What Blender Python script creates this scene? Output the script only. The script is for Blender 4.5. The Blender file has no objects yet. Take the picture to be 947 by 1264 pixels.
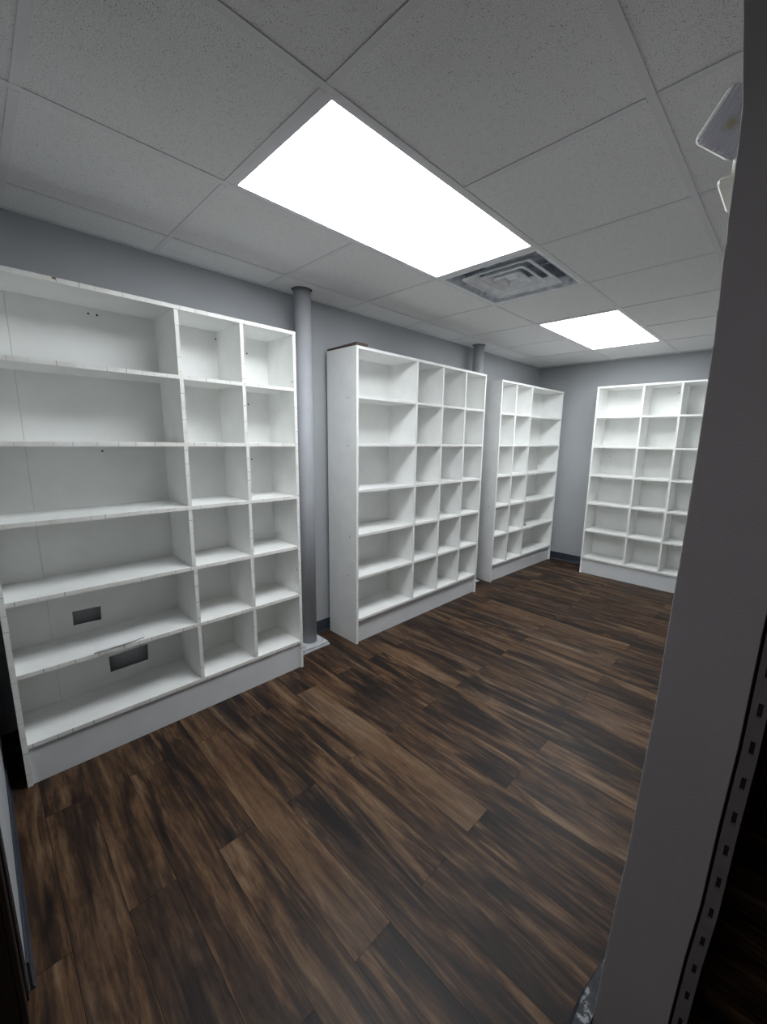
import bpy, bmesh, math, random
from mathutils import Vector, Matrix
random.seed(7)
C = bpy.context.scene.collection
PI = math.pi

# ------------------------------------------------------------------ materials
def mat(name):
    m = bpy.data.materials.new(name); m.use_nodes = True
    nt = m.node_tree
    return m, nt, nt.nodes['Principled BSDF']

def N(nt, t, **kw):
    n = nt.nodes.new(t)
    for k, v in kw.items():
        setattr(n, k, v)
    return n

def ramp(nt, stops, interp='LINEAR'):
    r = N(nt, 'ShaderNodeValToRGB'); cr = r.color_ramp; cr.interpolation = interp
    while len(cr.elements) < len(stops): cr.elements.new(0.5)
    for e, (p, c) in zip(cr.elements, stops):
        e.position = p; e.color = (*c, 1) if len(c) == 3 else c
    return r

def surf(name, base, rough=.5, var=.06, scale=6, bump=0, bscale=200, metal=0, spec=.5, stretch=(1, 1, 1)):
    m, nt, b = mat(name)
    tc = N(nt, 'ShaderNodeTexCoord'); mp = N(nt, 'ShaderNodeMapping'); mp.inputs['Scale'].default_value = stretch
    nt.links.new(tc.outputs['Object'], mp.inputs[0])
    no = N(nt, 'ShaderNodeTexNoise'); no.inputs['Scale'].default_value = scale; no.inputs['Detail'].default_value = 6
    nt.links.new(mp.outputs[0], no.inputs['Vector'])
    lo = tuple(c * (1 - var) for c in base); hi = tuple(min(1, c * (1 + var)) for c in base)
    r = ramp(nt, [(.3, lo), (.7, hi)])
    nt.links.new(no.outputs[0], r.inputs[0]); nt.links.new(r.outputs[0], b.inputs['Base Color'])
    b.inputs['Roughness'].default_value = rough; b.inputs['Metallic'].default_value = metal
    b.inputs['Specular IOR Level'].default_value = spec
    if bump:
        n2 = N(nt, 'ShaderNodeTexNoise'); n2.inputs['Scale'].default_value = bscale; n2.inputs['Detail'].default_value = 3
        nt.links.new(mp.outputs[0], n2.inputs['Vector'])
        bp = N(nt, 'ShaderNodeBump'); bp.inputs['Strength'].default_value = bump; bp.inputs['Distance'].default_value = .002
        nt.links.new(n2.outputs[0], bp.inputs['Height']); nt.links.new(bp.outputs[0], b.inputs['Normal'])
    return m

M = {}
M['wall'] = surf('wall_paint_grey', (.385, .402, .415), .6, .03, 3, .25, 260, spec=.3)
M['partition'] = surf('partition_paint_grey', (.37, .362, .368), .7, .04, 3, .3, 240, spec=.2)
M['laminate'] = surf('white_laminate', (.86, .87, .855), .42, .035, 9, .05, 90, spec=.4)
M['back'] = surf('white_backboard', (.83, .84, .82), .5, .05, 5, .05, 60, spec=.3)
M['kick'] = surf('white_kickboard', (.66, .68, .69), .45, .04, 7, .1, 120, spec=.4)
M['base'] = surf('navy_vinyl_base', (.035, .044, .060), .4, .1, 12, spec=.5)
M['pipe'] = surf('grey_painted_steel', (.40, .415, .44), .5, .05, 8, .12, 90, spec=.25)
M['plate'] = surf('pale_painted_plate', (.55, .57, .60), .5, .12, 18, .3, 60)
M['dark'] = surf('dark_void', (.008, .008, .009), .9, .1, 5, spec=0)
M['hole'] = surf('ceiling_hole_edge', (.03, .03, .032), .9, .1, 30)
M['jamb'] = surf('dark_brown_jamb', (.012, .008, .008), .4, .25, 20, stretch=(8, 8, .6))
M['hall'] = surf('hall_darkness_navy', (.018, .018, .028), .8, .1, 4)  # near-black colour stands in for the darkness of the neighbouring space
M['frame'] = surf('light_frame_enamel', (.78, .77, .82), .4, .02, 5)
M['vent'] = surf('dusty_vent_enamel', (.86, .88, .90), .5, .10, 14, spec=.4)
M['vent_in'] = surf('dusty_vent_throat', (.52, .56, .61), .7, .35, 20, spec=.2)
M['screw'] = surf('screw_steel_dark', (.04, .038, .035), .5, .2, 90, metal=.3)
M['slot'] = surf('dark_brown_slot', (.016, .008, .005), .8, .4, 60)  # very dark brown, set behind the slots
M['standard'] = surf('galvanised_standard', (.19, .18, .185), .5, .1, 30, metal=.2)
M['paper'] = surf('white_paper', (.82, .82, .83), .7, .02, 10)
M['papershade'] = surf('paper_edge_shade', (.09, .09, .09), .8, .1, 30)  # dark colour for the shade line at the paper's curled edge
M['wood'] = surf('raw_brown_board', (.075, .055, .045), .8, .35, 16, stretch=(1, 12, 4))
M['chip'] = surf('bare_chipboard', (.20, .13, .05), .9, .4, 160)
M['beige'] = surf('beige_plastic', (.80, .80, .72), .4, .03, 8)
M['tape'] = surf('beige_tape', (.42, .36, .28), .6, .1, 40)
M['bolt'] = surf('painted_bolt', (.50, .52, .56), .4, .1, 40)
M['chrome'] = surf('lamp_reflector', (.92, .92, .96), .4, .05, 30, metal=.2)
M['led'] = surf('yellow_led_chip', (.62, .55, .10), .5, .15, 120)

def glass():
    m, nt, b = mat('clear_ribbed_lens')
    b.inputs['Base Color'].default_value = (.95, .95, 1, 1)
    b.inputs['Transmission Weight'].default_value = .85; b.inputs['Roughness'].default_value = .03; b.inputs['IOR'].default_value = 1.18
    tc = N(nt, 'ShaderNodeTexCoord'); w = N(nt, 'ShaderNodeTexWave'); w.inputs['Scale'].default_value = 75; w.bands_direction = 'Z'
    nt.links.new(tc.outputs['Object'], w.inputs['Vector'])
    mr = N(nt, 'ShaderNodeMapRange'); mr.inputs['To Min'].default_value = .40; mr.inputs['To Max'].default_value = 1.0
    nt.links.new(w.outputs['Fac'], mr.inputs['Value']); nt.links.new(mr.outputs[0], b.inputs['Transmission Weight'])
    bp = N(nt, 'ShaderNodeBump'); bp.inputs['Strength'].default_value = .3; bp.inputs['Distance'].default_value = .002
    nt.links.new(w.outputs['Fac'], bp.inputs['Height']); nt.links.new(bp.outputs[0], b.inputs['Normal'])
    return m
M['lens'] = glass()

def emis(name, col, s):
    m = bpy.data.materials.new(name); m.use_nodes = True; nt = m.node_tree
    b = nt.nodes['Principled BSDF']; b.inputs['Base Color'].default_value = (.9, .9, .9, 1)
    b.inputs['Emission Color'].default_value = (*col, 1); b.inputs['Emission Strength'].default_value = s
    # faint unevenness of the diffuser sheet itself
    tc = N(nt, 'ShaderNodeTexCoord'); no = N(nt, 'ShaderNodeTexNoise'); no.inputs['Scale'].default_value = 3
    nt.links.new(tc.outputs['Object'], no.inputs['Vector'])
    mr = N(nt, 'ShaderNodeMapRange'); mr.inputs['To Min'].default_value = s * .92; mr.inputs['To Max'].default_value = s * 1.08
    nt.links.new(no.outputs[0], mr.inputs['Value']); nt.links.new(mr.outputs[0], b.inputs['Emission Strength'])
    return m
LIGHT = 9.0
M['diffuser'] = emis('lit_diffuser', (.93, .965, 1.0), LIGHT)

def edge_tape():
    """White edge banding with fine dark cracks at irregular spacing along the run of the edge (u = metres along)."""
    m, nt, b = mat('cracked_white_edge_banding')
    tc = N(nt, 'ShaderNodeTexCoord')
    vo = N(nt, 'ShaderNodeTexVoronoi', voronoi_dimensions='1D', feature='DISTANCE_TO_EDGE')
    vo.inputs['Scale'].default_value = 14; vo.inputs['Randomness'].default_value = 1
    sx = N(nt, 'ShaderNodeSeparateXYZ'); nt.links.new(tc.outputs['UV'], sx.inputs[0])
    nt.links.new(sx.outputs[0], vo.inputs['W'])
    r = ramp(nt, [(0, (0, 0, 0)), (.010, (0, 0, 0)), (.020, (1, 1, 1))])
    nt.links.new(vo.outputs['Distance'], r.inputs[0])
    no = N(nt, 'ShaderNodeTexNoise'); no.inputs['Scale'].default_value = 12; no.inputs['Detail'].default_value = 5
    nt.links.new(tc.outputs['Object'], no.inputs['Vector'])
    r2 = ramp(nt, [(.3, (.72, .71, .65)), (.6, (.84, .84, .81))]); nt.links.new(no.outputs[0], r2.inputs[0])
    no3 = N(nt, 'ShaderNodeTexNoise'); no3.inputs['Scale'].default_value = 9
    nt.links.new(tc.outputs['Object'], no3.inputs['Vector'])
    r3 = ramp(nt, [(.36, (.16, .15, .13)), (.54, (.58, .57, .52)), (.7, (.80, .80, .75))]); nt.links.new(no3.outputs[0], r3.inputs[0])
    mx = N(nt, 'ShaderNodeMix', data_type='RGBA')
    nt.links.new(r.outputs[0], mx.inputs[0]); nt.links.new(r3.outputs[0], mx.inputs[6]); nt.links.new(r2.outputs[0], mx.inputs[7])
    nt.links.new(mx.outputs[2], b.inputs['Base Color']); b.inputs['Roughness'].default_value = .45
    return m
M['edge1'] = edge_tape()
M['edge2'] = surf('white_edge_banding', (.84, .845, .82), .45, .03, 12)

def tile_mat():
    m, nt, b = mat('fissured_ceiling_tile')
    tc = N(nt, 'ShaderNodeTexCoord')
    no = N(nt, 'ShaderNodeTexNoise'); no.inputs['Scale'].default_value = 330; no.inputs['Detail'].default_value = 2
    vo = N(nt, 'ShaderNodeTexVoronoi', feature='F1'); vo.inputs['Scale'].default_value = 165
    n3 = N(nt, 'ShaderNodeTexNoise'); n3.inputs['Scale'].default_value = 45
    for n in (no, vo, n3): nt.links.new(tc.outputs['Object'], n.inputs['Vector'])
    rn = ramp(nt, [(.30, (.62, .62, .62)), (.52, (.87, .87, .865)), (.75, (.92, .92, .915))])
    nt.links.new(no.outputs[0], rn.inputs[0])
    rv = ramp(nt, [(.0, (1, 1, 1)), (.17, (1, 1, 1)), (.24, (0, 0, 0))]); nt.links.new(vo.outputs['Distance'], rv.inputs[0])
    r3 = ramp(nt, [(.5, (0, 0, 0)), (.56, (1, 1, 1))]); nt.links.new(n3.outputs[0], r3.inputs[0])
    mu = N(nt, 'ShaderNodeMath', operation='MULTIPLY'); nt.links.new(rv.outputs[0], mu.inputs[0]); nt.links.new(r3.outputs[0], mu.inputs[1])
    mx = N(nt, 'ShaderNodeMix', data_type='RGBA'); nt.links.new(mu.outputs[0], mx.inputs[0])
    nt.links.new(rn.outputs[0], mx.inputs[6]); mx.inputs[7].default_value = (.32, .32, .32, 1)
    nt.links.new(mx.outputs[2], b.inputs['Base Color'])
    bp = N(nt, 'ShaderNodeBump'); bp.inputs['Strength'].default_value = .5; bp.inputs['Distance'].default_value = .0015
    nt.links.new(no.outputs[0], bp.inputs['Height']); nt.links.new(bp.outputs[0], b.inputs['Normal'])
    b.inputs['Roughness'].default_value = .95; b.inputs['Specular IOR Level'].default_value = .1
    return m
M['tile'] = tile_mat()
M['tee'] = surf('ceiling_tee_enamel', (.76, .76, .77), .6, .02, 5)

def plank_mat():
    m, nt, b = mat('dark_vinyl_plank')
    at = N(nt, 'ShaderNodeAttribute', attribute_name='plank')   # R tone, G / B offsets of each board
    sp = N(nt, 'ShaderNodeSeparateColor'); nt.links.new(at.outputs['Color'], sp.inputs[0])
    tc = N(nt, 'ShaderNodeTexCoord')
    off = N(nt, 'ShaderNodeCombineXYZ')
    m1 = N(nt, 'ShaderNodeMath', operation='MULTIPLY'); m1.inputs[1].default_value = 37.0
    m2 = N(nt, 'ShaderNodeMath', operation='MULTIPLY'); m2.inputs[1].default_value = 53.0
    nt.links.new(sp.outputs[1], m1.inputs[0]); nt.links.new(sp.outputs[2], m2.inputs[0])
    nt.links.new(m1.outputs[0], off.inputs[0]); nt.links.new(m2.outputs[0], off.inputs[1]); nt.links.new(m1.outputs[0], off.inputs[2])
    ad = N(nt, 'ShaderNodeVectorMath', operation='ADD')
    nt.links.new(tc.outputs['Object'], ad.inputs[0]); nt.links.new(off.outputs[0], ad.inputs[1])
    def noise(scale, sy, detail, dist, rough=.55):
        mp = N(nt, 'ShaderNodeMapping'); mp.inputs['Scale'].default_value = (1, sy, 1)
        nt.links.new(ad.outputs[0], mp.inputs[0])
        n = N(nt, 'ShaderNodeTexNoise'); n.inputs['Scale'].default_value = scale; n.inputs['Detail'].default_value = detail
        n.inputs['Distortion'].default_value = dist; n.inputs['Roughness'].default_value = rough
        nt.links.new(mp.outputs[0], n.inputs['Vector']); return n
    big = noise(1.5, 8.0, 7, 1.3)        # broad heart-wood streaks
    mid = noise(3.4, 15, 9, 1.0, .68)     # narrower streaks
    fine = noise(22, 9, 6, .5, .75)    # pores
    figure = noise(9, 2.2, 5, 1.4)      # cross figure and knots
    def mm(op, a, bb, c=None):
        n = N(nt, 'ShaderNodeMath', operation=op)
        for i, x in enumerate((a, bb, c)):
            if x is None: continue
            if isinstance(x, (int, float)): n.inputs[i].default_value = x
            else: nt.links.new(x, n.inputs[i])
        return n.outputs[0]
    # lighter boards: less streak contrast
    contrast = mm('MULTIPLY_ADD', sp.outputs[0], -1.3, 2.15)
    s = mm('MULTIPLY_ADD', mm('SUBTRACT', big.outputs[0], .5), 1.5, mm('MULTIPLY', mm('SUBTRACT', mid.outputs[0], .5), .9))
    s = mm('MULTIPLY', s, contrast)
    s = mm('MULTIPLY_ADD', mm('SUBTRACT', figure.outputs[0], .5), .35, s)
    s = mm('MULTIPLY_ADD', mm('SUBTRACT', fine.outputs[0], .5), .30, s)
    tone = mm('MULTIPLY_ADD', sp.outputs[0], .50, .24)
    v = mm('ADD', tone, s)
    r = ramp(nt, [(.0, (.0095, .0064, .0058)), (.25, (.0195, .0115, .0088)), (.48, (.046, .0248, .0138)), (.72, (.096, .053, .0275)), (1, (.165, .106, .060))])
    nt.links.new(v, r.inputs[0])
    # greyish cast drifting over the print
    gr = noise(1.3, 3, 2, .3)
    rg = ramp(nt, [(.45, (0, 0, 0)), (.75, (.4, .4, .4))]); nt.links.new(gr.outputs[0], rg.inputs[0])
    hs = N(nt, 'ShaderNodeHueSaturation'); hs.inputs['Saturation'].default_value = .45; nt.links.new(r.outputs[0], hs.inputs['Color'])
    mx = N(nt, 'ShaderNodeMix', data_type='RGBA')
    nt.links.new(rg.outputs[0], mx.inputs[0]); nt.links.new(r.outputs[0], mx.inputs[6]); nt.links.new(hs.outputs[0], mx.inputs[7])
    nt.links.new(mx.outputs[2], b.inputs['Base Color'])
    rr = N(nt, 'ShaderNodeMapRange'); rr.inputs['To Min'].default_value = .38; rr.inputs['To Max'].default_value = .56
    nt.links.new(mid.outputs[0], rr.inputs['Value']); nt.links.new(rr.outputs[0], b.inputs['Roughness'])
    b.inputs['Specular IOR Level'].default_value = .22
    bp = N(nt, 'ShaderNodeBump'); bp.inputs['Strength'].default_value = .25; bp.inputs['Distance'].default_value = .001
    nt.links.new(fine.outputs[0], bp.inputs['Height']); nt.links.new(bp.outputs[0], b.inputs['Normal'])
    return m
M['plank'] = plank_mat()

# ------------------------------------------------------------------ mesh helpers
def obj(name, bm, m, parent=None, bevel=0, smooth=False):
    me = bpy.data.meshes.new(name)
    bmesh.ops.recalc_face_normals(bm, faces=bm.faces)
    if bevel:
        bmesh.ops.bevel(bm, geom=[e for e in bm.edges if len(e.link_faces) == 2 and e.calc_face_angle(0) > .6], offset=bevel, segments=1, affect='EDGES')
    bm.to_mesh(me); bm.free()
    for x in (m if isinstance(m, (list, tuple)) else [m]): me.materials.append(x)
    if smooth:
        for p in me.polygons: p.use_smooth = True
    o = bpy.data.objects.new(name, me); C.objects.link(o)
    if parent: o.parent = parent
    return o

def thing(name, label, cat, loc=(0, 0, 0), rotz=0, group=None):
    o = bpy.data.objects.new(name, None); C.objects.link(o)
    o.empty_display_size = .1
    o.location = loc; o.rotation_euler = (0, 0, rotz); o['label'] = label; o['category'] = cat
    if group: o['group'] = group
    return o

def tag(o, label, cat, group=None):
    o['label'] = label; o['category'] = cat
    if group: o['group'] = group
    return o

def struct(name, bm, m, bevel=0):
    o = obj(name, bm, m, bevel=bevel); o['kind'] = 'structure'; return o

def box(bm, x0, x1, y0, y1, z0, z1, mi=0):
    r = bmesh.ops.create_cube(bm, size=1)
    for v in r['verts']:
        v.co = Vector((x0 + (v.co.x + .5) * (x1 - x0), y0 + (v.co.y + .5) * (y1 - y0), z0 + (v.co.z + .5) * (z1 - z0)))
    for f in {f for v in r['verts'] for f in v.link_faces}: f.material_index = mi
    return r['verts']

def quad(bm, pts, mi=0):
    f = bm.faces.new([bm.verts.new(p) for p in pts]); f.material_index = mi; return f

def lathe(bm, prof, n=40, cx=0, cy=0, mi=0):
    rings = []
    for r, z in prof:
        rings.append([bm.verts.new((cx + r * math.cos(2 * PI * k / n), cy + r * math.sin(2 * PI * k / n), z)) for k in range(n)])
    for a, b in zip(rings, rings[1:]):
        for k in range(n):
            f = bm.faces.new((a[k], a[(k + 1) % n], b[(k + 1) % n], b[k])); f.material_index = mi; f.smooth = True
    for ring in (rings[0], rings[-1]):
        f = bm.faces.new(ring); f.material_index = mi
    return rings

# ------------------------------------------------------------------ measures
H = 2.381
YB = 5.087          # rear wall
YF = -.055          # front wall
GX, GY, G = .8525, .7576, .6096
XP = 2.345          # room side of the partition
XR = 3.3

# ------------------------------------------------------------------ floor: one mesh, one face per board
def build_floor():
    bm = bmesh.new(); col = bm.loops.layers.float_color.new('plank')
    W = .14025; L = 1.2
    tones = {(2, 0): .86, (6, 0): .98, (-1, 0): .62, (0, 0): .55, (4, 0): .42, (3, 0): .40, (1, 0): .28, (5, 0): .38,
             (4, 1): .45, (2, 1): .32, (3, 1): .36, (5, 1): .50, (6, 1): .22, (7, 1): .46, (8, 1): .30, (20, 0): .85, (19, 0): .6, (16, 0): .7, (13, 0): .68, (11, 0): .55, (10, 0): .25, (9, 0): .5}
    rnd = random.Random(21)
    r = -14
    while True:
        y0 = .39 + W * r - W / 2
        if y0 > YB: break
        seam = .565 if r % 2 == 0 else 1.165 - 1.2
        k = -3
        while True:
            x0 = seam + L * k
            if x0 > XR: break
            t = tones.get((r, k), rnd.choice([.15, .25, .3, .38, .45, .52, .6, .72]))
            a, b2 = rnd.random(), rnd.random()
            xa, xb = max(x0, -.05), min(x0 + L, XR + .05)
            ya, yb = y0, min(y0 + W, YB + .05)
            if xb - xa > .01 and yb - ya > .005:
                g = .0006
                f = quad(bm, [(xa + g, ya + g, 0), (xb - g, ya + g, 0), (xb - g, yb - g, 0), (xa + g, yb - g, 0)], 0)
                for l in f.loops: l[col] = (t, a, b2, 1)
            k += 1
        r += 1
    f = quad(bm, [(-.1, -1.7, -.0015), (XR + .05, -1.7, -.0015), (XR + .05, YB + .1, -.0015), (-.1, YB + .1, -.0015)], 1)
    for l in f.loops: l[col] = (0, 0, 0, 1)
    o = struct('floor', bm, [M['plank'], M['dark']])
build_floor()

# ------------------------------------------------------------------ walls
P1 = (.115, 1.553); P2 = (.115, 3.53); PR = .053
bm = bmesh.new(); box(bm, -.12, 0, YF - .12, YB + .12, -.01, H + .02); struct('wall_left', bm, M['wall'])
bm = bmesh.new(); box(bm, 0, XR, YB, YB + .12, -.01, H + .02); struct('wall_back', bm, M['wall'])
bm = bmesh.new(); box(bm, 0, 1.20, YF - .12, YF, -.01, H + .02); struct('wall_front', bm, M['wall'])
# walls of the space the camera stands in, its darkness put into their colour
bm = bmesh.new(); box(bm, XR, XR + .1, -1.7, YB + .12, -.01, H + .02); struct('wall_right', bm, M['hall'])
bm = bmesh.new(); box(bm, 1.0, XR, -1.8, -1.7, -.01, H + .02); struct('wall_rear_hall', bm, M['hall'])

# partition: the end that faces the camera is out of plumb and its corner is rough
prof = [(0, 2.302), (.093, 2.307), (.28, 2.314), (.445, 2.321), (.584, 2.330), (.769, 2.335), (.945, 2.342), (1.155, 2.345), (1.284, 2.348), (1.463, 2.350),
        (1.588, 2.3505), (1.64, 2.3500), (1.645, 2.3510), (1.70, 2.3490), (1.704, 2.3500), (1.745, 2.3478), (1.80, 2.3468), (1.803, 2.3478), (1.84, 2.3458), (1.95, 2.3450), (2.0, 2.343), (2.08, 2.333), (2.147, 2.325), (2.381, 2.318)]
def prof_at(z):
    for (a, xa), (b, xb) in zip(prof, prof[1:]):
        if a <= z <= b: return xa + (xb - xa) * (z - a) / (b - a)
    return prof[-1][1]
YE = .90
bm = bmesh.new()
fr, bk = [], []
for z, x in prof: fr.append(bm.verts.new((x, YE, z))); bk.append(bm.verts.new((x, YB, z)))
fr2, bk2 = [], []
for z, x in prof: fr2.append(bm.verts.new((x + .1325, YE, z))); bk2.append(bm.verts.new((x + .1325, YB, z)))
for i in range(len(prof) - 1):
    bm.faces.new((fr[i], fr[i + 1], bk[i + 1], bk[i])); bm.faces.new((fr2[i], bk2[i], bk2[i + 1], fr2[i + 1]))
    bm.faces.new((fr[i], fr2[i], fr2[i + 1], fr[i + 1])); bm.faces.new((bk[i], bk[i + 1], bk2[i + 1], bk2[i]))
bm.faces.new((fr[0], bk[0], bk2[0], fr2[0])); bm.faces.new((fr[-1], fr2[-1], bk2[-1], bk[-1]))
struct('wall_partition', bm, M['partition'], bevel=.0012)

# slotted metal shelf standard on the right corner of the partition end
def standard():
    t = thing('slotted_shelf_standard', 'grey metal slotted shelving upright fixed to the corner of the partition end', 'shelf upright', (0, 0, 0))
    bm = bmesh.new()
    zs = []; z = .149 - .0745 * 2
    z = 1.479 - (1.479 - .149) * .9 - .0745 * 3
    slots = [z + .0745 * k for k in range(40) if .03 < z + .0745 * k < 2.3]
    cuts = [.005]
    for s in slots: cuts += [s - .0135, s + .0135]
    cuts.append(H - .01)
    W0, W1, S0, S1 = .1375, .1600, .1465, .1535
    yf = YE + .001
    def P(z, dx, y=yf): return (prof_at(z) + dx, y, z)
    for i, (a, b) in enumerate(zip(cuts, cuts[1:])):
        n = max(1, int((b - a) / .05))
        if i % 2 == 0:
            quad(bm, [P(a, W0), P(a, W1), P(b, W1), P(b, W0)])
        else:
            quad(bm, [P(a, W0), P(a, S0), P(b, S0), P(b, W0)]); quad(bm, [P(a, S1), P(a, W1), P(b, W1), P(b, S1)])
            for e in ((S0, S0), (S1, S1)):      # slot walls
                quad(bm, [P(a, e[0]), P(b, e[0]), P(b, e[0], yf + .006), P(a, e[0], yf + .006)])
            quad(bm, [P(a, S0), P(a, S1), P(a, S1, yf + .006), P(a, S0, yf + .006)]); quad(bm, [P(b, S0), P(b, S1), P(b, S1, yf + .006), P(b, S0, yf + .006)])
        quad(bm, [P(a, W0), P(b, W0), P(b, W0, yf + .03), P(a, W0, yf + .03)])
        quad(bm, [P(a, W1), P(b, W1), P(b, W1, yf + .03), P(a, W1, yf + .03)])
    bmesh.ops.remove_doubles(bm, verts=bm.verts, dist=1e-5)
    obj('channel', bm, M['standard'], t)
    bm = bmesh.new()
    for a, b in zip(cuts, cuts[1:]):
        quad(bm, [P(a, W0 + .001, yf + .008), P(a, W1 - .001, yf + .008), P(b, W1 - .001, yf + .008), P(b, W0 + .001, yf + .008)])
    bmesh.ops.remove_doubles(bm, verts=bm.verts, dist=1e-5)
    o = obj('slot_backing', bm, M['slot'], t); o['label'] = 'very dark brown backing seen through the slots'
    bm = bmesh.new()
    for (a, _), (b, _) in zip(prof, prof[1:]):
        quad(bm, [P(a, .1325, yf + .004), P(a, .1375, yf + .004), P(b, .1375, yf + .004), P(b, .1325, yf + .004)])
    bmesh.ops.remove_doubles(bm, verts=bm.verts, dist=1e-5)
    o = obj('joint_gap', bm, M['dark'], t); o['label'] = 'dark joint between upright and painted wall'
standard()
# far side of the partition as a sheet, the darkness there put into its colour
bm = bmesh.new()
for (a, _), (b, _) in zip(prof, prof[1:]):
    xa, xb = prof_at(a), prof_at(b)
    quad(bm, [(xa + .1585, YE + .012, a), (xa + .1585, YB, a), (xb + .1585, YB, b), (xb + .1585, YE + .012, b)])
struct('far_side_dark_1', bm, M['hall'])

# ------------------------------------------------------------------ baseboards
def basestrip(bm, p, q, nrm, h=.094, t=.006, toe=.012):
    p, q, n = Vector(p), Vector(q), Vector(nrm)
    sec = [(0, 0), (toe, 0), (toe * .8, .004), (t, .014), (t, h - .003), (t * .6, h), (0, h)]
    a = [bm.verts.new((*(p + n * d), z)) for d, z in sec]; b = [bm.verts.new((*(q + n * d), z)) for d, z in sec]
    for i in range(len(sec)):
        j = (i + 1) % len(sec); bm.faces.new((a[i], a[j], b[j], b[i]))
    bm.faces.new(a); bm.faces.new(list(reversed(b)))
bm = bmesh.new(); basestrip(bm, (.0005, YF, ), (.0005, YB), (1, 0)); struct('baseboard_left', bm, M['base'])
bm = bmesh.new(); basestrip(bm, (0, YB - .0005), (XP - .05, YB - .0005), (0, -1)); struct('baseboard_back', bm, M['base'])
bm = bmesh.new(); basestrip(bm, (0, YF + .0005), (1.195, YF + .0005), (0, 1)); struct('baseboard_front', bm, M['base'])
# at the partition the base bows away from the wall foot
bm = bmesh.new()
rings = []
for y, b in [(YE - .075, .0), (YE - .03, .003), (YE + .06, .0), (YE + .13, -.012), (YE + .20, -.034), (YB, -.036)]:
    x = 2.302
    rings.append([bm.verts.new(c) for c in [(x, y, 0), (2.252 - b, y, 0), (2.258 - b, y, .03), (2.270 - b * .8, y, .085), (2.276 - b * .7, y, .098), (x + .004, y, .1)]])
for a, b in zip(rings, rings[1:]):
    for i in range(6):
        j = (i + 1) % 6; bm.faces.new((a[i], a[j], b[j], b[i]))
bm.faces.new(rings[0]); bm.faces.new(list(reversed(rings[-1])))
def flecked():
    m, nt, b = mat('worn_black_vinyl_base')
    tc = N(nt, 'ShaderNodeTexCoord'); no = N(nt, 'ShaderNodeTexNoise'); no.inputs['Scale'].default_value = 38; no.inputs['Detail'].default_value = 3
    nt.links.new(tc.outputs['Object'], no.inputs['Vector'])
    r = ramp(nt, [(.35, (.010, .012, .015)), (.60, (.028, .032, .038)), (.66, (.22, .23, .25))]); nt.links.new(no.outputs[0], r.inputs[0])
    nt.links.new(r.outputs[0], b.inputs['Base Color']); b.inputs['Roughness'].default_value = .45; b.inputs['Specular IOR Level'].default_value = .25
    return m
M['wornbase'] = flecked()
struct('baseboard_right', bm, M['wornbase'])

# dark door casing at the end of the front wall
bm = bmesh.new()
box(bm, 1.198, 1.218, YF - .02, YF - .003, 0, 2.15); box(bm, 1.218, 1.275, YF - .02, YF - .008, 0, 2.15); box(bm, 1.203, 1.262, YF - .14, YF - .02, 0, 2.15)
struct('door_1', bm, M['jamb'], bevel=.002)

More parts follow.
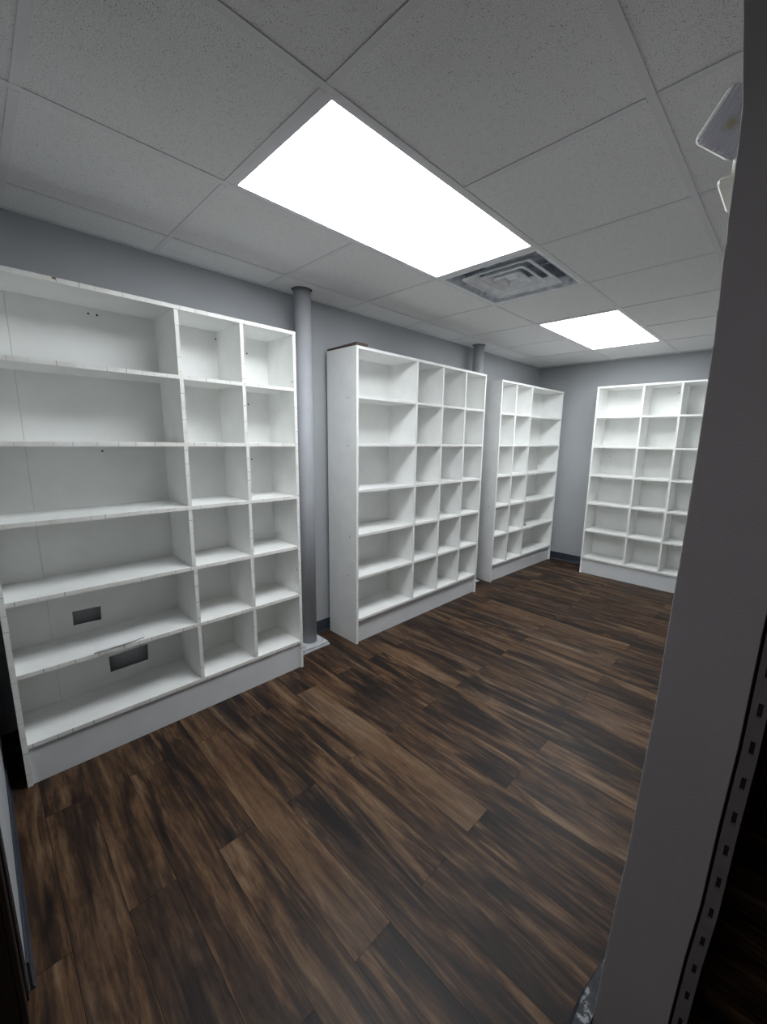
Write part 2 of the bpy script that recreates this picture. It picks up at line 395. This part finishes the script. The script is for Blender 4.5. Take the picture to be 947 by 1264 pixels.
# ------------------------------------------------------------------ ceiling: tiles laid in tee bars, one structure mesh
def build_ceiling():
    bm = bmesh.new()
    fl = .012
    xs = [GX + G * i for i in range(-2, 4)]; ys = [GY + G * j for j in range(-4, 8)]; ys[3] = .192     # the first row by the entrance is cut short
    light_cells = set()
    for j0 in (0, 4): light_cells |= {(0, j0), (0, j0 + 1)}
    light_cells.add((0, 2))
    def holes_clip(x0, x1, y0, y1):
        return x0, x1, y0, y1
    x_lo, x_hi, y_lo, y_hi = .001, XR, -1.7, YB - .001
    def cellname(i, j): return (i - 2, j - 4)
    for i in range(len(xs) - 1):
        for j in range(len(ys) - 1):
            if cellname(i, j) in light_cells: continue
            x0, x1 = max(xs[i] + .002, x_lo), min(xs[i + 1] - .002, x_hi)
            y0, y1 = max(ys[j] + .002, y_lo), min(ys[j + 1] - .002, y_hi)
            if x1 - x0 < .02 or y1 - y0 < .02: continue
            # face with a hole where a pipe passes
            hole = None
            for P in (P1, P2):
                if x0 < P[0] < x1 and y0 < P[1] < y1: hole = P
            zt = H + random.uniform(.0003, .0016)
            zb = H + .015
            if hole is None:
                box(bm, x0, x1, y0, y1, zt, zb, 0)
            else:
                n = 40; R = PR + .009
                # polygon from rectangle outline to the circle, projected radially
                out, inn = [], []
                for k in range(n):
                    a = 2 * PI * k / n; dx, dy = math.cos(a), math.sin(a)
                    t = min([(x1 - hole[0]) / dx if dx > 1e-6 else 9, (x0 - hole[0]) / dx if dx < -1e-6 else 9, (y1 - hole[1]) / dy if dy > 1e-6 else 9, (y0 - hole[1]) / dy if dy < -1e-6 else 9])
                    out.append((hole[0] + dx * t, hole[1] + dy * t))
                    inn.append((hole[0] + dx * R, hole[1] + dy * R))
                corners = [(x1, y1), (x0, y1), (x0, y0), (x1, y0)]
                vi = [bm.verts.new((*p, zt)) for p in inn]; vo = [bm.verts.new((*p, zt)) for p in out]; vt = [bm.verts.new((*p, zb)) for p in inn]
                for k in range(n):
                    q = (k + 1) % n
                    # add a rectangle corner when the segment passes it
                    cc = None
                    for c in corners:
                        if abs(out[k][0] - out[q][0]) > 1e-6 and abs(out[k][1] - out[q][1]) > 1e-6:
                            if (abs(out[k][0] - c[0]) < 1e-6 and abs(out[q][1] - c[1]) < 1e-6) or (abs(out[k][1] - c[1]) < 1e-6 and abs(out[q][0] - c[0]) < 1e-6): cc = c
                    poly = [vi[k], vo[k]] + ([bm.verts.new((*cc, zt))] if cc else []) + [vo[q], vi[q]]
                    bm.faces.new(poly).material_index = 0
                    bm.faces.new((vi[k], vi[q], vt[q], vt[k])).material_index = 3
    # tee flanges
    z0, z1 = H - .0022, H - .0002
    for x in xs:
        if not (x_lo < x < x_hi): continue
        box(bm, x - fl, x + fl, y_lo, y_hi, z0, z1, 1)
    xcuts = [x_lo] + [x for x in xs if x_lo < x < x_hi] + [x_hi]
    for y in ys:
        if not (y_lo < y < y_hi): continue
        for a, b in zip(xcuts, xcuts[1:]):
            if abs(a - GX) < .01 and (abs(y - (GY + G)) < .01 or abs(y - (GY + 5 * G)) < .01): continue   # no tee across a light
            box(bm, a + fl + .0008, b - fl - .0008, y - fl, y + fl, z0, z1, 1)
    # wall angle
    box(bm, x_lo, x_lo + .022, YF, y_hi, z0 - .0002, z1, 1); box(bm, x_lo + .023, XP, y_hi - .022, y_hi, z0 - .0002, z1, 1)
    box(bm, x_lo + .023, 1.2, YF, YF + .022, z0 - .0002, z1, 1)
    # dark plenum above
    box(bm, -.1, XR + .1, -1.8, YB + .1, H + .14, H + .15, 2)
    return struct('ceiling', bm, [M['tile'], M['tee'], M['dark'], M['hole']])
build_ceiling()

# ------------------------------------------------------------------ ceiling lights
def frame_ring(bm, x0, x1, y0, y1, w, z0, z1, mi=0, wy=None):
    wy = wy or w
    box(bm, x0, x0 + w, y0, y1, z0, z1, mi); box(bm, x1 - w, x1, y0, y1, z0, z1, mi)
    box(bm, x0 + w, x1 - w, y0, y0 + wy, z0, z1, mi); box(bm, x0 + w, x1 - w, y1 - wy, y1, z0, z1, mi)

def ceiling_light(j, label):
    y0 = GY + G * j; y1 = y0 + 2 * G; x0 = GX; x1 = GX + G
    t = thing('ceiling_light', label, 'ceiling light', ((x0 + x1) / 2, (y0 + y1) / 2, H), 0, None)
    hw, hh = G / 2 - .0125, G - .0125
    bm = bmesh.new()
    # sloped flat rim
    ox, oy, ix, iy = hw, hh, hw - .010, hh - .022
    zo, zi = -.0012, .0035
    o4 = [(-ox, -oy, zo), (ox, -oy, zo), (ox, oy, zo), (-ox, oy, zo)]; i4 = [(-ix, -iy, zo), (ix, -iy, zo), (ix, iy, zo), (-ix, iy, zo)]
    d4 = [(x, y, zi) for x, y, _ in i4]; u4 = [(x, y, .05) for x, y, _ in o4]; t4 = [(x, y, .05) for x, y, _ in o4]
    vo = [bm.verts.new(p) for p in o4]; vi = [bm.verts.new(p) for p in i4]; vd = [bm.verts.new(p) for p in d4]; vu = [bm.verts.new(p) for p in u4]
    for k in range(4):
        q = (k + 1) % 4
        bm.faces.new((vo[k], vo[q], vi[q], vi[k])); bm.faces.new((vi[k], vi[q], vd[q], vd[k])); bm.faces.new((vo[k], vu[k], vu[q], vo[q]))
    bm.faces.new(vu)
    obj('frame', bm, M['frame'], t)
    bm = bmesh.new(); box(bm, -ix + .0005, ix - .0005, -iy + .0005, iy - .0005, .0018, .0045)
    o = obj('diffuser', bm, M['diffuser'], t); o['label'] = 'glowing white diffuser panel'
ceiling_light(0, 'large glowing rectangular ceiling light nearest the camera, beside the vent')
ceiling_light(4, 'far glowing rectangular ceiling light, beyond the vent and towards the back wall')

# ------------------------------------------------------------------ vent: four-way louvred diffuser
def vent():
    t = thing('ceiling_vent', 'dusty square louvred air vent in the ceiling between the two lights', 'vent', (GX + G / 2, GY + 2.5 * G, H))
    h = G / 2 - .0125
    def ring(bm, a, za, b, zb, r=.0):
        def sq(s, z, c):
            pts = []
            for sx, sy in ((1, 1), (-1, 1), (-1, -1), (1, -1)):
                base = math.atan2(sy, sx)
                for k in range(4):
                    an = base - PI / 4 + (PI / 2) * k / 3
                    pts.append((sx * (s - c) + c * math.cos(an), sy * (s - c) + c * math.sin(an), z))
            return [bm.verts.new(p) for p in pts]
        va = sq(a, za, .018 if r else .0015); vb = sq(b, zb, .018 if r else .0015); n = len(va)
        for k in range(n): bm.faces.new((va[k], va[(k + 1) % n], vb[(k + 1) % n], vb[k]))
    bm = bmesh.new()
    ring(bm, h, -.0015, h - .016, -.0015); ring(bm, h, -.0015, h, .02); ring(bm, h - .016, -.0015, h - .020, .003, 1)
    obj('frame', bm, M['vent'], t)
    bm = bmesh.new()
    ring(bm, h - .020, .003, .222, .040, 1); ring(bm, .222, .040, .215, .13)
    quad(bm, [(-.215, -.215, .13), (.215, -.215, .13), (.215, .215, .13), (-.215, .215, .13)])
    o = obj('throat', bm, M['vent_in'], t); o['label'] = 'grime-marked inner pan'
    for a, b, z in ((.208, .150, .0), (.140, .096, .002), (.080, .045, .004)):
        lip = .007
        bm = bmesh.new()
        ring(bm, a, z, a - lip, z, 1); ring(bm, a, z, a + .001, z + .006, 1); ring(bm, a + .001, z + .006, b + .006, z + .040, 1)
        ring(bm, a - lip, z, a - lip - .003, z + .006, 1); ring(bm, a - lip - .003, z + .006, b, z + .034, 1); ring(bm, b, z + .034, b + .006, z + .040, 1)
        o = obj('louvre', bm, M['vent'], t)
    bm = bmesh.new()
    ring(bm, .030, .018, .012, .020, 1); ring(bm, .030, .018, .034, .030, 1); quad(bm, [(-.013, -.013, .020), (.013, -.013, .020), (.013, .013, .020), (-.013, .013, .020)])
    obj('centre_plate', bm, M['vent'], t)
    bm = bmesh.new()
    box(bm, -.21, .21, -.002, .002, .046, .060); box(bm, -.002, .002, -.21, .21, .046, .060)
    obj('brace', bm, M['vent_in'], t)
vent()

# ------------------------------------------------------------------ pipe columns
def column(P, label, base):
    t = thing('steel_column', label, 'column', (P[0], P[1], 0))
    bm = bmesh.new(); lathe(bm, [(PR, .034 if base else .006), (PR, 1.1), (PR, H + .1)], 48)
    obj('pipe', bm, M['pipe'], t)
    if base:
        bm = bmesh.new()
        box(bm, -.097, .103, -.13, .105, .0005, .016)
        vs = box(bm, -.094, .098, -.112, .095, .016, .034)
        obj('base_plate', bm, M['plate'], t, bevel=.003)
        for x, y in ((.072, .070), (.072, -.085), (-.07, .07), (-.07, -.085)):
            bm = bmesh.new(); lathe(bm, [(.014, .0335), (.014, .037), (.008, .0375), (.008, .046), (.006, .048)], 6, x, y)
            obj('anchor_bolt', bm, M['bolt'], t)
    else:
        bm = bmesh.new(); box(bm, -.09, .09, -.09, .09, .0005, .014); obj('base_plate', bm, M['plate'], t, bevel=.002)
column(P1, 'grey round steel column with a white floor plate, right of the nearest bookcase', True)
column(P2, 'far grey round column, only its top visible behind the second bookcase', False)

# ------------------------------------------------------------------ bookcases
ZS = [2.0571, 1.7480, 1.4339, 1.1212, .8083, .4977, .1819]    # board centres, top to bottom
TH = .018
def edge_box(bm, x0, x1, y0, y1, z0, z1, along, uvl, off):
    """board with its front face (y = y0) in material 1 and a UV that runs in metres along it"""
    vs = box(bm, x0, x1, y0, y1, z0, z1, 0)
    for f in {f for v in vs for f in v.link_faces}:
        if all(abs(v.co.y - y0) < 1e-6 for v in f.verts): f.material_index = 1
        for l in f.loops:
            c = l.vert.co
            l[uvl].uv = ((c.x if along == 'x' else c.z) + off, c.z if along == 'x' else c.x)

def bookcase(label, loc, rotz, W, D, divs, edge, seam=None, cutouts=(), sunk=.02, zt=0, screws=(), sidescrews=(), wobble=0, group=None, kickz=None):
    t = thing('bookcase', label, 'bookcase', loc, rotz)
    mats = [M['laminate'], edge]
    rnd = random.Random(int(W * 1000))
    def board(name, x0, x1, y0, y1, z0, z1, along='x', m=None):
        bm = bmesh.new(); uvl = bm.loops.layers.uv.new('UVMap')
        edge_box(bm, x0, x1, y0, y1, z0, z1, along, uvl, rnd.uniform(0, 40))
        return obj(name, bm, m or mats, t)
    top = ZS[0] + TH / 2
    board('side_panel', 0, TH, 0, D, 0.0005, top - TH - .0002, 'z'); board('side_panel', W - TH, W, 0, D, 0.0005, top - TH - .0002, 'z')
    board('top_panel', 0, W, -.001, D, top - TH, top)
    inner = D - .028
    for i, z in enumerate(ZS[1:]):
        board('shelf', TH + .0003, W - TH - .0003, 0.0005, inner, z - TH / 2, z + TH / 2)
    # dividers, one piece in each tier
    for i in range(6):
        z1 = ZS[i] - TH / 2; z0 = ZS[i + 1] + TH / 2
        for x in divs:
            dx = rnd.uniform(-wobble, wobble)
            board('divider', x - TH / 2 + dx, x + TH / 2 + dx, .0015, inner, z0 + .0002, z1 - .0002, 'z')
    # backboards, with rough openings cut through them
    def back(x0, x1):
        bm = bmesh.new(); y0, y1 = inner + .0003, inner + .006
        hs = [h for h in cutouts if x0 < h[0][0] < x1]
        if not hs:
            box(bm, x0, x1, y0, y1, .10, top - TH - .0002)
        else:
            # slice the board in bands around each opening
            hs = sorted(hs, key=lambda h: min(p[1] for p in h)); z = .10
            for h in hs:
                za = min(p[1] for p in h) - .02; zb = max(p[1] for p in h) + .02
                box(bm, x0, x1, y0, y1, z, za)
                # ring between rectangle and the cut outline
                rect = [(x0, za), (x1, za), (x1, zb), (x0, zb)]
                for k in range(4):
                    q = (k + 1) % 4
                    for yy in (y0, y1):
                        quad(bm, [(rect[k][0], yy, rect[k][1]), (rect[q][0], yy, rect[q][1]), (h[q][0], yy, h[q][1]), (h[k][0], yy, h[k][1])])
                    quad(bm, [(h[k][0], y0, h[k][1]), (h[q][0], y0, h[q][1]), (h[q][0], y1, h[q][1]), (h[k][0], y1, h[k][1])])
                z = zb
            box(bm, x0, x1, y0, y1, z, top - TH - .0002)
        return obj('back_panel', bm, M['back'], t)
    if seam:
        back(TH + .0003, seam - .0006); back(seam + .0006, W - TH - .0003)
    else:
        back(TH + .0003, W - TH - .0003)
    # kickboard
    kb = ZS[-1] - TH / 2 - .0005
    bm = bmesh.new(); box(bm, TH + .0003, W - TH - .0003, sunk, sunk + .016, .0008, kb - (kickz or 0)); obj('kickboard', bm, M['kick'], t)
    for x, z in screws:
        bm = bmesh.new(); lathe(bm, [(.0045, 0), (.004, .0025), (.001, .003)], 10)
        bmesh.ops.rotate(bm, verts=bm.verts, cent=(0, 0, 0), matrix=Matrix.Rotation(PI / 2, 3, 'X'))
        bmesh.ops.translate(bm, verts=bm.verts, vec=(x, inner + .0002, z)); o = obj('screw', bm, M['screw'], t); o['label'] = 'small dark screw head'
    for side, y, z in sidescrews:
        bm = bmesh.new(); lathe(bm, [(.004, 0), (.0035, .0015), (.001, .002)], 10)
        s = -1 if side in ('L', 'Ri') else 1
        bmesh.ops.rotate(bm, verts=bm.verts, cent=(0, 0, 0), matrix=Matrix.Rotation(s * PI / 2, 3, 'Y'))
        x = {'L': 0, 'R': W, 'Ri': W - TH}[side]
        bmesh.ops.translate(bm, verts=bm.verts, vec=(x, y, z)); obj('screw', bm, M['screw'], t)
    return t

# nearest bookcase, by the front wall
y1 = .005; w1 = 1.3586 - .005; xf = .3352; d1 = xf - .0477 + .028
cut = [[(.253 - y1, .553), (.365 - y1, .549), (.368 - y1, .621), (.2535 - y1, .624)],
       [(.378 - y1, .250), (.553 - y1, .253), (.557 - y1, .345), (.376 - y1, .338)]]
B1 = bookcase('nearest white bookcase with two wide-shelf cable cutouts and chipped edging', (xf, y1, 0), PI / 2, w1, d1,
         [.7327 - y1, 1.0439 - y1], M['edge1'], seam=.168 - y1, cutouts=cut, sunk=.010, wobble=.003,
         screws=[(.444, 2.020), (.477, 2.020), (.441, 1.396), (1.202, 1.961), (1.022, 2.010), (1.196, 1.668), (1.204, 1.339)],
         sidescrews=[('Ri', .018, 1.793), ('Ri', .016, .664)])
# second bookcase
y2 = 1.797; w2 = 3.331 - y2; x2 = .3501
B2 = bookcase('second white bookcase along the left wall, wide left column and three narrow ones', (x2, y2, 0), PI / 2, w2, .318,
         [2.3956 - y2, 2.7082 - y2, 3.0212 - y2], M['edge2'], sunk=.022, wobble=.001, kickz=.012,
         sidescrews=[('L', x2 - .260, 1.746), ('L', x2 - .258, 1.429), ('L', x2 - .277, .793), ('L', x2 - .262, .505)])
# third bookcase, turned slightly
a3 = math.atan2(.354 - .304, 5.009 - 3.687)
B3 = bookcase('third white bookcase in the far left corner, wide column on its right', (.304, 3.683, 0), PI / 2 - a3, 1.335, .288,
         [.284, .602], M['edge2'], sunk=.018, wobble=.001, sidescrews=[('L', .07, .804)])
# fourth bookcase on the rear wall
x4 = .8264
B4 = bookcase('white bookcase standing alone against the back wall, partly hidden by the partition', (x4, 4.7531, 0), 0, 1.935 - x4 + .018, .318,
         [1.2731 - x4, 1.5965 - x4], M['edge2'], sunk=.014, wobble=.001, screws=[(.10, 2.0), (.11, 1.33), (.69, 1.99)])

# chip of missing edging on top edge of the nearest bookcase
bm = bmesh.new(); box(bm, .292, .304, -.0016, .001, 2.0585, 2.0655)
o = obj('edge_chip', bm, M['chip'], B1); o['label'] = 'bare brown chip in the white edging'; o.location = (-y1, -.0005, 0)

# ------------------------------------------------------------------ small things
# board on top of second bookcase
bm = bmesh.new()
top = ZS[0] + TH / 2 + .0004
vs = box(bm, .028, .343, 1.803, 1.90, top, top + .022)
for v in vs:
    if v.co.x < .1: v.co.z = top + (v.co.z - top) * .6
o = obj('brown_board', bm, M['wood']); tag(o, 'flat brown board lying on top of the second bookcase', 'board')
# paper on shelf
bm = bmesh.new()
zz = .4977 + TH / 2
n = 14
rows = []
for i in range(n + 1):
    f = i / n
    y = .285 + .20 * f
    xe = .349 + .006 * math.sin(f * PI)- .018 * max(0, f - .6)
    rows.append([bm.verts.new((xe - .11, y + .012, zz + .0006)), bm.verts.new((xe - .03, y + .004, zz + .0012)), bm.verts.new((xe - .016 , y, zz + .003 + .003 * math.sin(f * PI)))])
for a, b in zip(rows, rows[1:]):
    for k in range(2): bm.faces.new((a[k], a[k + 1], b[k + 1], b[k]))
bmesh.ops.translate(bm, verts=bm.verts, vec=(-.006, 0, 0))
r = bmesh.ops.solidify(bm, geom=bm.faces[:], thickness=.0006)
o = obj('paper_sheet', bm, M['paper']); tag(o, 'white paper sheet lying on the lower wide shelf of nearest bookcase', 'paper')
# dark strip: shade along the sheet's curled edge, put in as colour
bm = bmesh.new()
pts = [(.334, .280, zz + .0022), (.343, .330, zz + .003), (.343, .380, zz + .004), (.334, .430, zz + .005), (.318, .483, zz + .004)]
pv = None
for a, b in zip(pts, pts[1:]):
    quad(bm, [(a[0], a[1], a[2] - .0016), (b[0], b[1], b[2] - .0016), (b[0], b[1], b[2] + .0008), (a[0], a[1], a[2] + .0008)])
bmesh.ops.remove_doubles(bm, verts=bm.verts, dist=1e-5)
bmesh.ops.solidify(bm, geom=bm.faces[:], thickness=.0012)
e = obj('edge_shade_line', bm, M['papershade'], o); e['label'] = 'painted line of shade at the curled edge of the sheet'
# coil of tape on third bookcase
bm = bmesh.new()
R0, R1, hh, n = .017, .026, .022, 28
rs = []
for r_, z_ in ((R1, 0), (R1, hh), (R0, hh), (R0, 0)): rs.append([bm.verts.new((r_ * math.cos(2 * PI * k / n), r_ * math.sin(2 * PI * k / n), z_)) for k in range(n)])
for a in range(4):
    b = (a + 1) % 4
    for k in range(n): bm.faces.new((rs[a][k], rs[a][(k + 1) % n], rs[b][(k + 1) % n], rs[b][k]))
o = obj('tape_roll', bm, M['tape']); o.location = (.262, 4.43, .4977 + TH / 2 + .0005); tag(o, 'small beige roll lying on a wide shelf of the far corner bookcase', 'tape')

# emergency light on the room side of the partition
def emergency():
    t = thing('emergency_light', 'emergency light with clear ribbed lens, on the partition near the ceiling', 'emergency light', (XP, 1.26, 2.06))
    bm = bmesh.new(); box(bm, -.080, 0.0, -.03, .12, -.040, .004)
    for v in bm.verts:
        if v.co.x < -.05 and v.co.z < 0: v.co.z += .026
    obj('housing', bm, M['beige'], t, bevel=.006)
    hd = bpy.data.objects.new('lamp_head', None)
    # head pieces share one local frame: lens faces -Y, tilted
    A = Matrix.Translation((-.062, -.045, .095)) @ Matrix.Rotation(math.radians(-12), 4, 'Z') @ Matrix.Rotation(math.radians(-52), 4, 'Y') @ Matrix.Rotation(math.radians(46), 4, 'X')
    w, h2 = .050, .047
    def rr(s, y, c, sy=1):
        pts = []
        for sx, sz in ((1, 1), (-1, 1), (-1, -1), (1, -1)):
            b0 = math.atan2(sz, sx)
            for k in range(5):
                an = b0 - PI / 4 + (PI / 2) * k / 4
                pts.append((sx * (w * s - c) + c * math.cos(an), y, sz * (h2 * s - c) + c * math.sin(an)))
        return pts
    def loft(levels, m, name, cap0=True, cap1=True):
        bm = bmesh.new(); prev = None; rings = []
        for s, y, c in levels: rings.append([bm.verts.new(p) for p in rr(s, y, c)])
        for a, b in zip(rings, rings[1:]):
            for k in range(len(a)): bm.faces.new((a[k], a[(k + 1) % len(a)], b[(k + 1) % len(a)], b[k]))
        if cap0: bm.faces.new(rings[0])
        if cap1: bm.faces.new(rings[-1])
        o = obj(name, bm, m, t); o.matrix_local = A; return o
    shell = loft([(.99, .0, .010), (.98, .022, .012), (.8, .045, .016), (.45, .056, .015)], M['beige'], 'lamp_head', cap0=False)
    refl = loft([(.97, -.001, .010), (.75, .012, .012), (.30, .026, .006)], M['chrome'], 'reflector', cap0=False)
    bm = bmesh.new(); box(bm, -.014, .014, .022, .0255, -.014, .014); o = obj('led_board', bm, M['paper'], t); o.matrix_local = A
    bm = bmesh.new(); box(bm, -.008, .008, .0185, .022, -.008, .008); o = obj('led_chip', bm, M['led'], t); o.matrix_local = A; o['label'] = 'yellow light chip'
    lens = loft([(1.0, .003, .010), (1.0, -.008, .010), (.93, -.014, .012)], M['lens'], 'lens', cap0=False); lens['label'] = 'clear ribbed plastic lens'
    bm = bmesh.new(); lathe(bm, [(.015, -.02), (.015, .03)], 20); o = obj('swivel', bm, M['beige'], t, smooth=False)
    o.location = (-.045, -.0, .035)
emergency()

# ------------------------------------------------------------------ world, camera
w = bpy.data.worlds.new('World'); bpy.context.scene.world = w; w.use_nodes = True
w.node_tree.nodes['Background'].inputs[0].default_value = (.5, .55, .7, 1)
w.node_tree.nodes['Background'].inputs[1].default_value = 0.0
# added fill light, unseen behind the camera, brightens the partition end
ld = bpy.data.lights.new('hall_fill', 'AREA'); ld.energy = 7; ld.size = .5; ld.color = (1, .96, .98)
lo = bpy.data.objects.new('hall_fill', ld); C.objects.link(lo); lo.location = (2.3, -1.0, H - .03); lo['kind'] = 'structure'

yaw, pitch, roll, f = .7683, -.1789, .0183, 507.2
cy, sy = math.cos(yaw), math.sin(yaw); cp, sp = math.cos(pitch), math.sin(pitch); cr, sr = math.cos(roll), math.sin(roll)
fw = Vector((-sy, cy, 0)); rt = Vector((cy, sy, 0)); up = Vector((0, 0, 1))
f2 = fw * cp + up * sp; u2 = up * cp - fw * sp
r3 = rt * cr + u2 * sr; u3 = u2 * cr - rt * sr
cam = bpy.data.cameras.new('camera'); co = bpy.data.objects.new('camera', cam); C.objects.link(co)
co.matrix_world = Matrix(((r3.x, u3.x, -f2.x, 2.4833), (r3.y, u3.y, -f2.y, 0), (r3.z, u3.z, -f2.z, 1.4791), (0, 0, 0, 1)))
cam.sensor_fit = 'VERTICAL'; cam.sensor_height = 36; cam.sensor_width = 27; cam.lens = f / 1264 * 36
cam.shift_x = -17.89 / 1264; cam.shift_y = 1.63 / 1264; cam.clip_start = .02
sc = bpy.context.scene; sc.camera = co
sc.view_settings.view_transform = 'Standard'; sc.view_settings.look = 'None'; sc.view_settings.gamma = 1
sc.view_settings.use_curve_mapping = False; sc.view_settings.exposure = .78
sc.cycles.max_bounces = 12; sc.cycles.diffuse_bounces = 8
